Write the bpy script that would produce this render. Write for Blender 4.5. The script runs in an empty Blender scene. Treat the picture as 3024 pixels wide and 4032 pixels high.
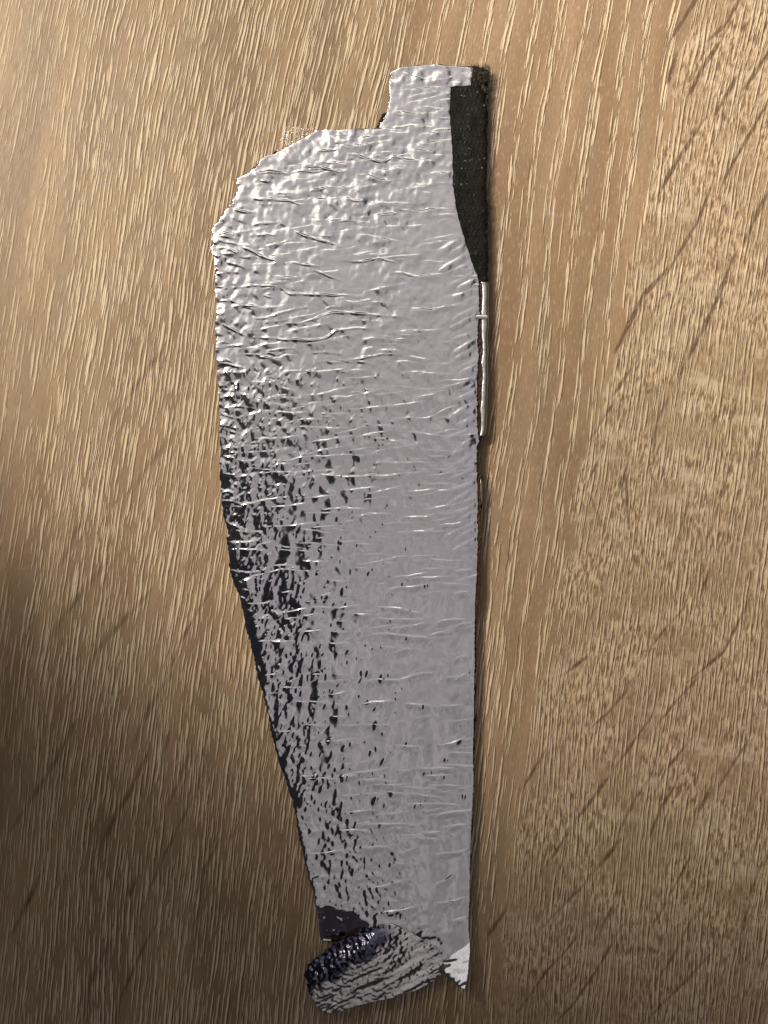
import bpy, bmesh, math, random
import numpy as np
from mathutils import Vector

random.seed(7)
RNG = np.random.default_rng(11)
sc = bpy.context.scene
C = sc.collection
S = 6.0e-5                      # metres on the table per unit of the layout grid (3024 x 4032)
CX, CY = 1512.0, 2016.0

# ------------------------------------------------------------------ camera
H_CAM = 0.218
cam_d = bpy.data.cameras.new("camera")
cam = bpy.data.objects.new("camera", cam_d)
C.objects.link(cam)
cam.location = (0, 0, H_CAM)
cam.rotation_euler = (0, 0, 0)
cam_d.sensor_fit = 'VERTICAL'
cam_d.sensor_height = 24.0
cam_d.lens = 24.0 * H_CAM / (4032 * S)
cam_d.clip_start = 0.005
cam_d.clip_end = 20.0
sc.camera = cam
cam_d.dof.use_dof = True
cam_d.dof.focus_distance = 0.2165
cam_d.dof.aperture_fstop = 4.0

# ------------------------------------------------------------------ dim room
world = bpy.data.worlds.new("World")
sc.world = world
world.use_nodes = True
wn, wl = world.node_tree.nodes, world.node_tree.links
wn.clear()
w_out = wn.new("ShaderNodeOutputWorld")
w_bg = wn.new("ShaderNodeBackground")
w_tc = wn.new("ShaderNodeTexCoord")
w_sep = wn.new("ShaderNodeSeparateXYZ")
w_ramp = wn.new("ShaderNodeValToRGB")
wl.new(w_tc.outputs["Generated"], w_sep.inputs[0])
wl.new(w_sep.outputs["Z"], w_ramp.inputs[0])
e = w_ramp.color_ramp.elements
e[0].position, e[0].color = 0.0, (0.20, 0.125, 0.062, 1)
e[1].position, e[1].color = 1.0, (0.010, 0.011, 0.015, 1)
m = e.new(0.45); m.color = (0.024, 0.020, 0.022, 1)
w_west = wn.new("ShaderNodeMapRange"); wl.new(w_sep.outputs["X"], w_west.inputs[0])
for i, v in enumerate((-0.15, -0.75, 0.0, 1.0)): w_west.inputs[i + 1].default_value = v
w_mix = wn.new("ShaderNodeMix"); w_mix.data_type = 'RGBA'
wl.new(w_west.outputs[0], w_mix.inputs[0]); wl.new(w_ramp.outputs[0], w_mix.inputs[6]); w_mix.inputs[7].default_value = (0.027, 0.028, 0.033, 1)
wl.new(w_mix.outputs[2], w_bg.inputs[0])
w_bg.inputs[1].default_value = 0.8
wl.new(w_bg.outputs[0], w_out.inputs[0])

# ------------------------------------------------------------------ lamps
def lamp(name, kind, loc, target, energy, color, **kw):
    d = bpy.data.lights.new(name, kind)
    d.energy = energy; d.color = color
    for k, v in kw.items():
        setattr(d, k, v)
    o = bpy.data.objects.new(name, d)
    C.objects.link(o)
    o.location = loc
    o.rotation_euler = (Vector(target) - Vector(loc)).to_track_quat('-Z', 'Y').to_euler()
    return o

def patchy(o, lo, hi):
    """uneven brightness over an added panel, to mottle the foil, stronger towards its far end"""
    d = o.data; d.use_nodes = True
    n, l = d.node_tree.nodes, d.node_tree.links
    em = [q for q in n if q.type == 'EMISSION'][0]
    ge = n.new("ShaderNodeNewGeometry"); ns = n.new("ShaderNodeTexNoise"); mr = n.new("ShaderNodeMapRange")
    mp = n.new("ShaderNodeMapping"); mp.inputs["Scale"].default_value = (20, 8, 1)
    sp = n.new("ShaderNodeSeparateXYZ"); gr = n.new("ShaderNodeMapRange"); mu = n.new("ShaderNodeMath"); mu.operation = 'MULTIPLY'
    l.new(ge.outputs["Position"], mp.inputs[0]); l.new(mp.outputs[0], ns.inputs["Vector"])
    ns.inputs["Scale"].default_value = 1.0; ns.inputs["Detail"].default_value = 1.5
    l.new(ns.outputs["Fac"], mr.inputs[0])
    for i, v in enumerate((0.3, 0.7, lo, hi)): mr.inputs[i + 1].default_value = v
    l.new(ge.outputs["Position"], sp.inputs[0]); l.new(sp.outputs[1], gr.inputs[0])
    for i, v in enumerate((-0.75, 0.88, 0.55, 1.66)): gr.inputs[i + 1].default_value = v
    l.new(mr.outputs[0], mu.inputs[0]); l.new(gr.outputs[0], mu.inputs[1])
    l.new(mu.outputs[0], em.inputs["Strength"])

# added panels the foil mirrors as pale ceiling: long field and side field
ZP = 1.0
patchy(lamp("reflection_panel", 'AREA', (0.122, 0.01, ZP), (0.122, 0.01, 0), 0.88, (1.0, 0.925, 0.94),
     shape='RECTANGLE', size=0.535, size_y=1.74), 0.60, 1.40)
patchy(lamp("reflection_panel", 'AREA', (-0.42, 0.52, ZP), (-0.42, 0.52, 0), 0.56, (1.0, 0.94, 0.945),
     shape='RECTANGLE', size=0.51, size_y=0.80), 0.60, 1.40)
# unseen strip lamp added beyond the top: the bright lines on the creases
lamp("glint_strip", 'AREA', (-0.05, 1.06, 0.98), (0, 0, 0), 1.7, (1.0, 0.94, 0.84), shape='RECTANGLE', size=1.3, size_y=0.26)
# warm bulbs of a lamp beyond the top left
for i, (lx, ly, lz, tx, ty, en, ang, bl) in enumerate([
        (-0.46, 0.33, 0.44, 0.000, 0.098, 14.5, 25, 0.4),
        (-0.40, 0.42, 0.50, 0.005, 0.085, 9.5, 24.5, 0.35),
        (-0.26, 0.46, 0.52, 0.145, 0.105, 14.0, 23.5, 0.85)]):
    lamp("warm_bulb", 'SPOT', (lx, ly, lz), (tx, ty, 0), en, (1.0, 0.885, 0.735),
         spot_size=math.radians(ang), spot_blend=bl, shadow_soft_size=0.02)

sc.view_settings.view_transform = 'Standard'
sc.view_settings.look = 'None'
sc.view_settings.exposure = 0.0
sc.view_settings.gamma = 1.0

# ------------------------------------------------------------------ helpers
def P(px, py, h=0.0):
    return ((px - CX) * S * KT, (CY - py) * S * KT, h * S)

KT = 1 - 46.0 * S / H_CAM        # outlines were measured in the photo: true size on the raised face of the strip

def crop(pts, ox, oy, k):
    return [(ox + x / k, oy + y / k) for x, y in pts]

def smoothstep(a, b, x):
    t = np.clip((x - a) / (b - a), 0, 1)
    return t * t * (3 - 2 * t)

def fnoise(shape, sx, sy, rng, angle=0.0):
    """gaussian random field, unit std; sx, sy correlation lengths in cells, turned by angle."""
    h, w = shape
    ph, pw = h + int(6 * max(sx, sy)), w + int(6 * max(sx, sy))
    f = np.fft.rfft2(rng.standard_normal((ph, pw)))
    ky = np.fft.fftfreq(ph)[:, None] * 2 * np.pi
    kx = np.fft.rfftfreq(pw)[None, :] * 2 * np.pi
    ca, sa = math.cos(angle), math.sin(angle)
    u = kx * ca + ky * sa
    v = -kx * sa + ky * ca
    f *= np.exp(-0.5 * ((u * sx) ** 2 + (v * sy) ** 2))
    n = np.fft.irfft2(f, s=(ph, pw))[:h, :w]
    return (n - n.mean()) / n.std()

def interp_table(tab):
    if tab[0][1] < tab[-1][1]:                  # keep the course strictly downward
        q = [list(tab[0])]
        for t in tab[1:]:
            q.append([t[0], max(t[1], q[-1][1] + 0.7)])
        tab = q
    ys = np.array([t[1] for t in tab], float)
    xs = np.array([t[0] for t in tab], float)
    o = np.argsort(ys, kind='stable')
    return lambda y: np.interp(y, ys[o], xs[o])

def mesh_obj(name, verts, faces, mat, parent=None, smooth=True):
    me = bpy.data.meshes.new(name)
    verts = np.asarray(verts, np.float32)
    me.vertices.add(len(verts))
    me.vertices.foreach_set("co", verts.ravel())
    loops, starts, tot = [], [], 0
    if isinstance(faces, np.ndarray):
        n, k = faces.shape
        me.loops.add(n * k)
        me.loops.foreach_set("vertex_index", faces.astype(np.int32).ravel())
        me.polygons.add(n)
        me.polygons.foreach_set("loop_start", np.arange(0, n * k, k, dtype=np.int32))
    elif isinstance(faces[0], np.ndarray):
        sizes = np.concatenate([np.full(len(q), q.shape[1]) for q in faces])
        me.loops.add(int(sizes.sum()))
        me.loops.foreach_set("vertex_index", np.concatenate([q.ravel() for q in faces]).astype(np.int32))
        me.polygons.add(len(sizes))
        me.polygons.foreach_set("loop_start", (np.cumsum(sizes) - sizes).astype(np.int32))
    else:
        for f in faces:
            starts.append(tot); loops += list(f); tot += len(f)
        me.loops.add(tot)
        me.loops.foreach_set("vertex_index", np.array(loops, np.int32))
        me.polygons.add(len(faces))
        me.polygons.foreach_set("loop_start", np.array(starts, np.int32))
    me.polygons.foreach_set("use_smooth", np.full(len(me.polygons), smooth))
    me.materials.append(mat)
    me.update(calc_edges=True)
    me.validate()
    ob = bpy.data.objects.new(name, me)
    C.objects.link(ob)
    if parent:
        ob.parent = parent
    return ob

def strip_mesh(name, L, R, y0, y1, step, hfun, mat, parent, skirt, x0, x1):
    """sheet between the edges L(y) and R(y) on a regular grid, with a rim that goes down `skirt` (absolute height if callable)."""
    xs = np.arange(x0, x1 + step, step)
    ys = np.arange(y0, y1 + step * 0.5, step)
    X0, Y = np.meshgrid(xs, ys)
    l = L(ys)[:, None]; r = R(ys)[:, None]
    X = np.clip(X0, l, r)
    Hh = hfun(X, Y, X - l, r - X)
    n, m_ = X.shape
    idx = np.arange(n * m_).reshape(n, m_)
    a, b, c, d = idx[:-1, :-1], idx[:-1, 1:], idx[1:, 1:], idx[1:, :-1]
    wtop = X[:-1, 1:] - X[:-1, :-1]; wbot = X[1:, 1:] - X[1:, :-1]
    eps = 1e-4
    quad = (wtop > eps) & (wbot > eps)
    t1 = (wtop > eps) & ~(wbot > eps)
    t2 = ~(wtop > eps) & (wbot > eps)
    faces = [np.stack([d[quad], c[quad], b[quad], a[quad]], 1)]
    tri = np.concatenate([np.stack([d[t1], b[t1], a[t1]], 1), np.stack([d[t2], c[t2], a[t2]], 1)])
    V = np.stack([(X - CX) * S * KT, (CY - Y) * S * KT, Hh * S], -1).reshape(-1, 3)
    # rim
    jl = np.array([np.searchsorted(xs, L(np.array([y]))[0], 'right') - 1 for y in ys]).clip(0, m_ - 1)
    jr = np.array([np.searchsorted(xs, R(np.array([y]))[0], 'left') for y in ys]).clip(0, m_ - 1)
    rim = [idx[i, jl[i]] for i in range(n)]
    rimr = [idx[i, jr[i]] for i in range(n)]
    ring = rim + list(idx[n - 1, jl[-1] + 1:jr[-1]]) + rimr[::-1] + list(idx[0, jl[0] + 1:jr[0]][::-1])
    low = V[ring].copy()
    low[:, 2] = skirt * S if skirt is not None and skirt >= 0 else low[:, 2] + skirt * S
    base = len(V)
    V = np.concatenate([V, low])
    k = len(ring)
    rq = []
    for i in range(k):
        j = (i + 1) % k
        rq.append((ring[i], base + i, base + j, ring[j]))
    quads = np.concatenate([faces[0], np.array(rq)])
    # drop unused vertices
    used = np.zeros(len(V), bool)
    for arr in (quads, tri):
        used[np.asarray(arr, int).ravel()] = True
    mp = np.cumsum(used) - 1
    return mesh_obj(name, V[used], [mp[quads.astype(int)], mp[tri.astype(int).reshape(-1, 3)]], mat, parent)

class NT:
    def __init__(self, name):
        self.mat = bpy.data.materials.new(name)
        self.mat.use_nodes = True
        self.n = self.mat.node_tree.nodes
        self.l = self.mat.node_tree.links
        self.n.clear()
        self.out = self.n.new("ShaderNodeOutputMaterial")
    def put(self, sock, v):
        if isinstance(v, bpy.types.NodeSocket):
            self.l.new(v, sock)
        elif v is not None:
            sock.default_value = v
    def math(self, op, a, b=None, c=None, clamp=False):
        q = self.n.new("ShaderNodeMath"); q.operation = op; q.use_clamp = clamp
        self.put(q.inputs[0], a); self.put(q.inputs[1], b)
        if c is not None: self.put(q.inputs[2], c)
        return q.outputs[0]
    def attr(self, name):
        q = self.n.new("ShaderNodeAttribute"); q.attribute_name = name
        return q.outputs["Fac"]
    def vec(self, x, y, z=0.0):
        q = self.n.new("ShaderNodeCombineXYZ")
        self.put(q.inputs[0], x); self.put(q.inputs[1], y); self.put(q.inputs[2], z)
        return q.outputs[0]
    def noise(self, v, scale=1.0, detail=2.0, rough=0.5, dist=0.0):
        q = self.n.new("ShaderNodeTexNoise")
        self.put(q.inputs["Vector"], v); self.put(q.inputs["Scale"], scale)
        self.put(q.inputs["Detail"], detail); self.put(q.inputs["Roughness"], rough)
        self.put(q.inputs["Distortion"], dist)
        return q.outputs["Fac"]
    def rng(self, v, a, b, c=0.0, d=1.0, smooth=True):
        q = self.n.new("ShaderNodeMapRange")
        q.interpolation_type = 'SMOOTHSTEP' if smooth else 'LINEAR'
        self.put(q.inputs[0], v)
        for i, k in enumerate((a, b, c, d)):
            self.put(q.inputs[i + 1], k)
        return q.outputs[0]
    def mix(self, f, a, b):
        q = self.n.new("ShaderNodeMix"); q.data_type = 'RGBA'
        self.put(q.inputs[0], f)
        self.put(q.inputs[6], a if isinstance(a, bpy.types.NodeSocket) else (*a, 1))
        self.put(q.inputs[7], b if isinstance(b, bpy.types.NodeSocket) else (*b, 1))
        return q.outputs[2]
    def bump(self, h, dist, strength=1.0, normal=None):
        q = self.n.new("ShaderNodeBump")
        self.put(q.inputs["Height"], h); self.put(q.inputs["Distance"], dist)
        self.put(q.inputs["Strength"], strength)
        if normal is not None: self.put(q.inputs["Normal"], normal)
        return q.outputs[0]
    def bsdf(self, **kw):
        q = self.n.new("ShaderNodeBsdfPrincipled")
        for k, v in kw.items():
            k = k.replace("_", " ")
            if k in q.inputs:
                self.put(q.inputs[k], (*v, 1) if isinstance(v, tuple) and len(v) == 3 else v)
        self.l.new(q.outputs[0], self.out.inputs[0])
        return q
    def pos(self):
        q = self.n.new("ShaderNodeNewGeometry")
        return q.outputs["Position"]

# ------------------------------------------------------------------ table top
def lines_field(X, Y, lines, cell):
    """soft mask of traced lines; each (points, half width, depth)"""
    out = np.zeros_like(X)
    xs, ys = X[0], Y[:, 0]
    for pts, wd, dep in lines:
        pts = np.array(pts, float)
        seg = np.hypot(*np.diff(pts, axis=0).T)
        s = np.concatenate([[0], np.cumsum(seg)])
        tt = np.linspace(0, s[-1], max(8, int(s[-1] / 5)))
        px, py = np.interp(tt, s, pts[:, 0]), np.interp(tt, s, pts[:, 1])
        # rounder course
        kern = np.ones(7) / 7
        if len(px) > 14:
            px2 = np.convolve(np.pad(px, 3, 'edge'), kern, 'valid'); py2 = np.convolve(np.pad(py, 3, 'edge'), kern, 'valid')
            px, py = px2, py2
        tap = np.sin(np.pi * np.clip(tt / s[-1], 0.02, 0.98)) ** 0.3
        tap = tap * (0.85 + 0.15 * np.sin(tt / 23.0 + wd * 7))
        i0, i1 = np.searchsorted(ys, py.min() - 4 * wd), np.searchsorted(ys, py.max() + 4 * wd)
        j0, j1 = np.searchsorted(xs, px.min() - 4 * wd), np.searchsorted(xs, px.max() + 4 * wd)
        if i1 <= i0 or j1 <= j0: continue
        sx, sy = X[i0:i1, j0:j1], Y[i0:i1, j0:j1]
        best = np.zeros_like(sx)
        for x_, y_, t_ in zip(px, py, tap):
            w_ = wd * (0.7 + 0.3 * t_)
            d2 = (sx - x_) ** 2 + (sy - y_) ** 2
            best = np.maximum(best, t_ * np.exp(-0.5 * d2 / w_ ** 2))
        out[i0:i1, j0:j1] = np.maximum(out[i0:i1, j0:j1], best * dep)
    return out

K1, K2, K3 = 1.659, 1.62, 1.3825
rays = []
def add_rays(lst, ox, oy, k, wd, dep):
    for l_ in lst:
        q_ = crop(l_, ox, oy, k)
        e0 = (q_[0][0] + 0.35 * (q_[0][0] - q_[1][0]), q_[0][1] + 0.35 * (q_[0][1] - q_[1][1]))
        e1 = (q_[-1][0] + 0.35 * (q_[-1][0] - q_[-2][0]), q_[-1][1] + 0.35 * (q_[-1][1] - q_[-2][1]))
        rays.append(([e0] + q_ + [e1], wd * random.uniform(0.8, 1.2), dep * random.uniform(0.75, 1.1)))
add_rays([[(1090, 40), (980, 190), (850, 370), (740, 540)], [(1110, 660), (1000, 800), (920, 910), (850, 1010)],
          [(690, 1470), (600, 1590), (520, 1680), (400, 1840), (330, 2000)], [(540, 1200), (480, 1300), (420, 1440)],
          [(980, 1660), (860, 1790), (760, 1900), (640, 2040), (580, 2150)]], 0, 1333, K1, 13, 0.62)
add_rays([[(1430, 1150), (1310, 1340), (1210, 1560)], [(1380, 1640), (1270, 1830), (1200, 1950), (1100, 2180)]], 0, 1333, K1, 7, 0.6)
add_rays([[(860, 30), (800, 130), (720, 300)], [(1640, 620), (1500, 740), (1380, 850)], [(1440, 180), (1370, 290), (1200, 360)],
          [(1020, 1380), (900, 1500), (820, 1600)]], 0, 0, K1, 10, 0.4)
add_rays([[(910, 20), (810, 170), (740, 340)], [(440, 200), (340, 380), (280, 500), (110, 760)], [(210, 1100), (130, 1270), (80, 1370)],
          [(800, 430), (720, 600), (620, 780), (540, 950)], [(600, 1450), (520, 1600), (480, 1700), (450, 1888)]], 0, 2666, K3, 11, 0.7)
add_rays([[(1090, 260), (1040, 400), (980, 560), (900, 730)], [(1120, 470), (1060, 640), (1000, 760), (900, 960), (850, 1080), (790, 1200), (750, 1330)],
          [(1190, 900), (1130, 1010), (1080, 1150)], [(860, 1330), (800, 1430), (740, 1560), (660, 1740), (620, 1888)],
          [(930, 280), (900, 400)], [(740, 1100), (710, 1180)]], 0, 2666, K3, 7, 0.7)
add_rays([[(1460, 30), (1390, 160), (1300, 240)], [(1340, 290), (1250, 420), (1170, 580)], [(1230, 800), (1120, 970), (1040, 1100), (970, 1230)],
          [(1450, 510), (1390, 620), (1330, 720)], [(1658, 340), (1600, 430), (1530, 540)], [(1658, 650), (1560, 830), (1450, 1020), (1380, 1160)],
          [(1290, 1220), (1210, 1420), (1050, 1690)], [(1000, 1740), (870, 1880), (730, 2160)], [(1630, 1290), (1530, 1500)],
          [(1420, 1700), (1320, 1950), (1200, 2200)], [(1200, 0), (1090, 180)], [(1070, 380), (1030, 500)]], 2000, 0, K2, 6.0, 1.25)
add_rays([[(1190, 20), (1130, 160), (1080, 300)], [(1010, 410), (950, 540), (930, 740)], [(790, 190), (690, 340)], [(660, 440), (550, 610)],
          [(760, 830), (720, 960)], [(1500, 240), (1440, 480), (1370, 680)], [(1440, 740), (1370, 1000), (1290, 1230), (1200, 1500)],
          [(1640, 500), (1580, 800)], [(1160, 1000), (1080, 1350)], [(1280, 1500), (1240, 1620)], [(1100, 1750), (1010, 1850), (930, 1950)],
          [(1500, 1750), (1380, 2000), (1200, 2150)], [(480, 2050), (380, 2130)], [(590, 760), (540, 860)], [(760, 960), (770, 1160)],
          [(540, 1040), (600, 1180)]], 2000, 1333, K2, 5.5, 0.8)
add_rays([[(1240, 20), (1110, 160), (1020, 280)], [(970, 250), (880, 380), (800, 490)], [(840, 80), (740, 200), (650, 280)],
          [(1190, 390), (1060, 550), (1020, 640)], [(360, 440), (300, 540), (240, 640)], [(720, 600), (640, 710), (570, 800)],
          [(1110, 650), (1040, 760), (980, 910)], [(950, 620), (870, 740), (800, 890)], [(790, 960), (730, 1040), (670, 1110)],
          [(1320, 660), (1270, 760)], [(500, 900), (420, 1030), (350, 1120)], [(1210, 1040), (1150, 1160), (1100, 1250)],
          [(1080, 1300), (1010, 1410), (960, 1500)], [(1200, 1440), (1110, 1620), (1020, 1760)], [(640, 1130), (580, 1220), (510, 1290), (400, 1400)],
          [(800, 1260), (720, 1400), (650, 1550)], [(560, 1500), (470, 1610), (380, 1700), (240, 1900)], [(780, 1500), (680, 1680), (530, 1900), (420, 2016)],
          [(1290, 1650), (1150, 1800), (1000, 1950)], [(1500, 440), (1400, 600)], [(1620, 1100), (1540, 1300), (1500, 1600)],
          [(120, 1380), (50, 1480)]], 1900, 2666, 1.476, 6.0, 0.85)
for k in range(26):                                   # the same figure beyond what the picture holds
    x_, y_ = random.choice([(random.uniform(-900, -60), random.uniform(-500, 4400)), (random.uniform(3080, 4000), random.uniform(-500, 4400))])
    rays.append(([(x_, y_), (x_ - 70, y_ + 130), (x_ - 120, y_ + 260)], 8, 0.6))

fine = np.arange(-120, 3145, 6.0)
xs_t = np.concatenate([np.linspace(-3400, -140, 60), fine, np.linspace(3170, 6400, 60)])
finey = np.arange(-120, 4153, 6.0)
ys_t = np.concatenate([np.linspace(-3400, -140, 60), finey, np.linspace(4180, 7400, 60)])
X, Y = np.meshgrid(xs_t, ys_t)
def wav(X, Y, a, b, ph):
    return np.sin(X / a + ph) * np.cos(Y / b + ph * 1.7)
Yc = np.clip(Y, -600, 4700)
mid = np.exp(-((X - 2050) / 420.0) ** 2) * smoothstep(200, 1800, Y)
gu = X + 0.085 * Yc + 0.135 * 1800 * (1 - np.exp(-Yc / 1800.0))
gu += 16 * wav(X, Y, 310, 520, .3) + 7 * wav(X, Y, 120, 260, 1.4) + 3.0 * wav(X, Y, 47, 150, 2.1) - 45 * mid
gv = Y - 0.12 * X + 20 * wav(X, Y, 400, 300, 2.2)
bnd = np.interp(Y[:, 0], [-500, 0, 500, 900, 1350, 1800, 2150, 2500, 2900, 3300, 4032, 4500],
                [2850, 2745, 2610, 2520, 2440, 2300, 2235, 2175, 2110, 2030, 1930, 1880])[:, None]
zr = smoothstep(-14, 26, X - bnd + 22 * wav(X, Y, 55, 90, .5) + 14 * wav(X, Y, 21, 37, 1.5) * 1.0)
bl = np.interp(Y[:, 0], [-500, 0, 600, 1300, 2000, 2700, 3400, 4032], [1700, 1560, 1620, 1790, 1900, 1960, 1930, 1800])[:, None]
zl = 1 - smoothstep(-130, 130, X - bl + 40 * wav(X, Y, 90, 300, .9))          # densely pored left field
zs = 1 - smoothstep(120, 430, X + 0.06 * Y + 40 * wav(X, Y, 150, 500, 2.9))   # smoother far left band
ray = lines_field(X, Y, rays, 6)
nx, ny = len(xs_t), len(ys_t)
V = np.stack([(X - CX) * S, (CY - Y) * S, np.zeros_like(X)], -1).reshape(-1, 3)
idx = np.arange(nx * ny).reshape(ny, nx)
F = np.stack([idx[1:, :-1], idx[1:, 1:], idx[:-1, 1:], idx[:-1, :-1]], -1).reshape(-1, 4)
edge = np.concatenate([idx[0, :-1], idx[:-1, -1], idx[-1, ::-1][:-1], idx[::-1, 0][:-1]])
lowv = V[edge].copy(); lowv[:, 2] = -0.018
b0 = len(V); k = len(edge)
ii = np.arange(k); jj = (ii + 1) % k
F = np.concatenate([F, np.stack([edge[ii], edge[jj], b0 + jj, b0 + ii], 1)])
V = np.concatenate([V, lowv])

w = NT("oak_laminate")
U, Vv = w.attr("grain_u"), w.attr("grain_v")
RIGHT, LEFT, SOFT, RAY = w.attr("zone_right"), w.attr("zone_left"), w.attr("zone_soft"), w.rng(w.attr("ray"), 0.06, 0.75)
def gvec(su, sv, off=0.0, du=0.0):
    uu = w.math('ADD', U, du) if du else U
    return w.vec(w.math('MULTIPLY', uu, 1.0 / su), w.math('MULTIPLY', Vv, 1.0 / sv), off)
gate = w.noise(gvec(75, 420, 9.0), 1, 2, 0.5)                 # where streaks bunch
bandw = w.math('MULTIPLY', w.math('SUBTRACT', w.noise(gvec(230, 900, 3.0), 1, 2.0, 0.5), 0.5), 9.0)
gate_mid = w.math('SINE', w.math('ADD', w.math('MULTIPLY', U, 2 * math.pi / 92.0), bandw))     # earlywood bands
def blend(f, x, y):
    return w.math('ADD', w.math('MULTIPLY', x, w.math('SUBTRACT', 1.0, f)), w.math('MULTIPLY', y, f))
def white(x, y):
    q = w.n.new("ShaderNodeTexWhiteNoise"); q.noise_dimensions = '2D'
    w.l.new(w.vec(x, y), q.inputs["Vector"])
    return q.outputs["Value"], q.outputs["Color"]
wob1 = w.math('MULTIPLY', w.math('SUBTRACT', w.noise(gvec(70, 260, 51.0), 1, 2, 0.5), 0.5), 16.0)
wob2 = w.math('MULTIPLY', w.math('SUBTRACT', w.noise(gvec(30, 60, 53.0), 1, 1, 0.5), 0.5), 4.0)
UW = w.math('ADD', U, w.math('ADD', wob1, wob2))
def pore_layer(W, L, half0, keep, seed):
    """separate thin pores: one per cell of a sheared grid, each with its own place, length and width"""
    us = w.math('ADD', w.math('DIVIDE', UW, W), seed)
    cu = w.math('FLOOR', us)
    ph, _ = white(cu, seed + 0.5)
    vs = w.math('ADD', w.math('DIVIDE', Vv, L), w.math('MULTIPLY', ph, 31.0))
    cv = w.math('FLOOR', vs)
    r, rc = white(w.math('ADD', cu, seed * 3.1), cv)
    sp_ = w.n.new("ShaderNodeSeparateColor"); w.l.new(rc, sp_.inputs[0])
    r2, r3, r4 = sp_.outputs[0], sp_.outputs[1], sp_.outputs[2]
    fu = w.math('SUBTRACT', w.math('SUBTRACT', us, cu), w.math('ADD', 0.28, w.math('MULTIPLY', r2, 0.44)))
    fu = w.math('MULTIPLY', fu, W)
    fv = w.math('DIVIDE', w.math('SUBTRACT', vs, cv), w.math('ADD', 0.45, w.math('MULTIPLY', r3, 0.55)))
    tap = w.math('POWER', w.math('MAXIMUM', w.math('SINE', w.math('MULTIPLY', w.math('MINIMUM', fv, 1.0), math.pi)), 0.0001), 0.45)
    half = w.math('MULTIPLY', w.math('MULTIPLY', tap, half0), w.math('ADD', 0.55, w.math('MULTIPLY', r4, 0.75)))
    on = w.rng(w.math('SUBTRACT', keep, r), 0.0, 0.12)
    m = w.math('MULTIPLY', w.rng(w.math('ABSOLUTE', fu), half, w.math('MULTIPLY', half, 0.35)), on)
    off = w.math('SUBTRACT', fu, w.math('ADD', half, 0.6))  # dark right side of each pore: emboss shade printed into the colour
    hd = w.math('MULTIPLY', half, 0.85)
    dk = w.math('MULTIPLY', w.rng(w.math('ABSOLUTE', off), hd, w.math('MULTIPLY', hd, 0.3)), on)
    return m, dk
keep_l = w.rng(gate, 0.33, 0.60, 0.55, 1.12)
keep_m = w.math('MULTIPLY', w.rng(gate_mid, 0.05, 0.75, 0.10, 1.15), w.rng(gate, 0.30, 0.5, 0.6, 1.0))
keep_r = w.rng(gate, 0.33, 0.62, 0.35, 0.95)
keep = w.math('SUBTRACT', blend(LEFT, keep_m, keep_l), w.math('MULTIPLY', SOFT, 0.35))
keep = blend(RIGHT, keep, keep_r)
pA, dA = pore_layer(20.0, 300.0, 4.3, keep, 3.0)
pB, dB = pore_layer(16.0, 170.0, 3.7, w.math('MULTIPLY', keep, 0.9), 7.0)
pC, dC = pore_layer(12.0, 80.0, 3.0, w.math('MULTIPLY', keep, 0.75), 11.0)
stL = w.math('MAXIMUM', pA, w.math('MAXIMUM', w.math('MULTIPLY', pB, 0.85), w.math('MULTIPLY', pC, 0.6)))
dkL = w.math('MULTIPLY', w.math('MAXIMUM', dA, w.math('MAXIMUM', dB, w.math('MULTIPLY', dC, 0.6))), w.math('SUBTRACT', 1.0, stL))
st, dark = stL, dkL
# mottled field on the right
mot = w.noise(gvec(9, 46, 2.0), 1, 2.0, 0.6, 0.35)
motg = w.noise(gvec(260, 240, 7.0), 1, 1.5, 0.5)
motm = w.math('MULTIPLY', RIGHT, w.rng(motg, 0.40, 0.56, 0.35, 1.0))
# broad figure
broad = w.noise(gvec(170, 1400, 1.0), 1, 3, 0.55, 0.3)
saw = w.noise(gvec(210, 95, 4.0), 1, 3, 0.6)
fib = w.noise(gvec(5.5, 70, 6.0), 1, 2, 0.6)
tan_l, tan_d, tan_g = (0.445, 0.312, 0.190), (0.312, 0.207, 0.121), (0.328, 0.246, 0.166)
col = w.mix(w.rng(broad, 0.36, 0.64), tan_d, tan_l)
col = w.mix(w.math('MULTIPLY', w.rng(w.noise(gvec(90, 700, 12.0), 1, 2, 0.5), 0.45, 0.68), 0.55), col, tan_g)
col = w.mix(w.math('MULTIPLY', RIGHT, 0.55), col, (0.365, 0.262, 0.160))
col = w.mix(w.rng(fib, 0.35, 0.7, 0.0, 0.30), col, (0.22, 0.14, 0.075))
col = w.mix(w.math('MULTIPLY', w.rng(mot, 0.46, 0.60), w.math('MULTIPLY', motm, 0.8)), col, (0.78, 0.62, 0.43))
col = w.mix(w.math('MULTIPLY', w.rng(mot, 0.47, 0.36), w.math('MULTIPLY', motm, 0.8)), col, (0.145, 0.09, 0.053))
col = w.mix(w.math('MULTIPLY', w.rng(saw, 0.52, 0.72), w.math('ADD', 0.06, w.math('MULTIPLY', RIGHT, 0.66))), col, (0.66, 0.545, 0.40))
lit = w.math('SUBTRACT', 0.88, w.math('MULTIPLY', SOFT, 0.40))
lit = w.math('SUBTRACT', lit, w.math('MULTIPLY', RIGHT, 0.25))
col = w.mix(w.math('MULTIPLY', st, lit), col, (0.93, 0.77, 0.54))
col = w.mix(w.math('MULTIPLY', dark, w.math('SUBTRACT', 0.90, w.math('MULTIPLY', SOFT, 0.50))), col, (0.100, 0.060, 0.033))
rn = w.noise(gvec(10, 60, 8.0), 1, 2, 0.6)
col = w.mix(w.math('MULTIPLY', RAY, w.rng(rn, 0.3, 0.6, 0.55, 0.95), clamp=True), col, (0.13, 0.075, 0.04))
short = w.noise(gvec(6.5, 34, 41.0), 1, 1.5, 0.6)
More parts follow.
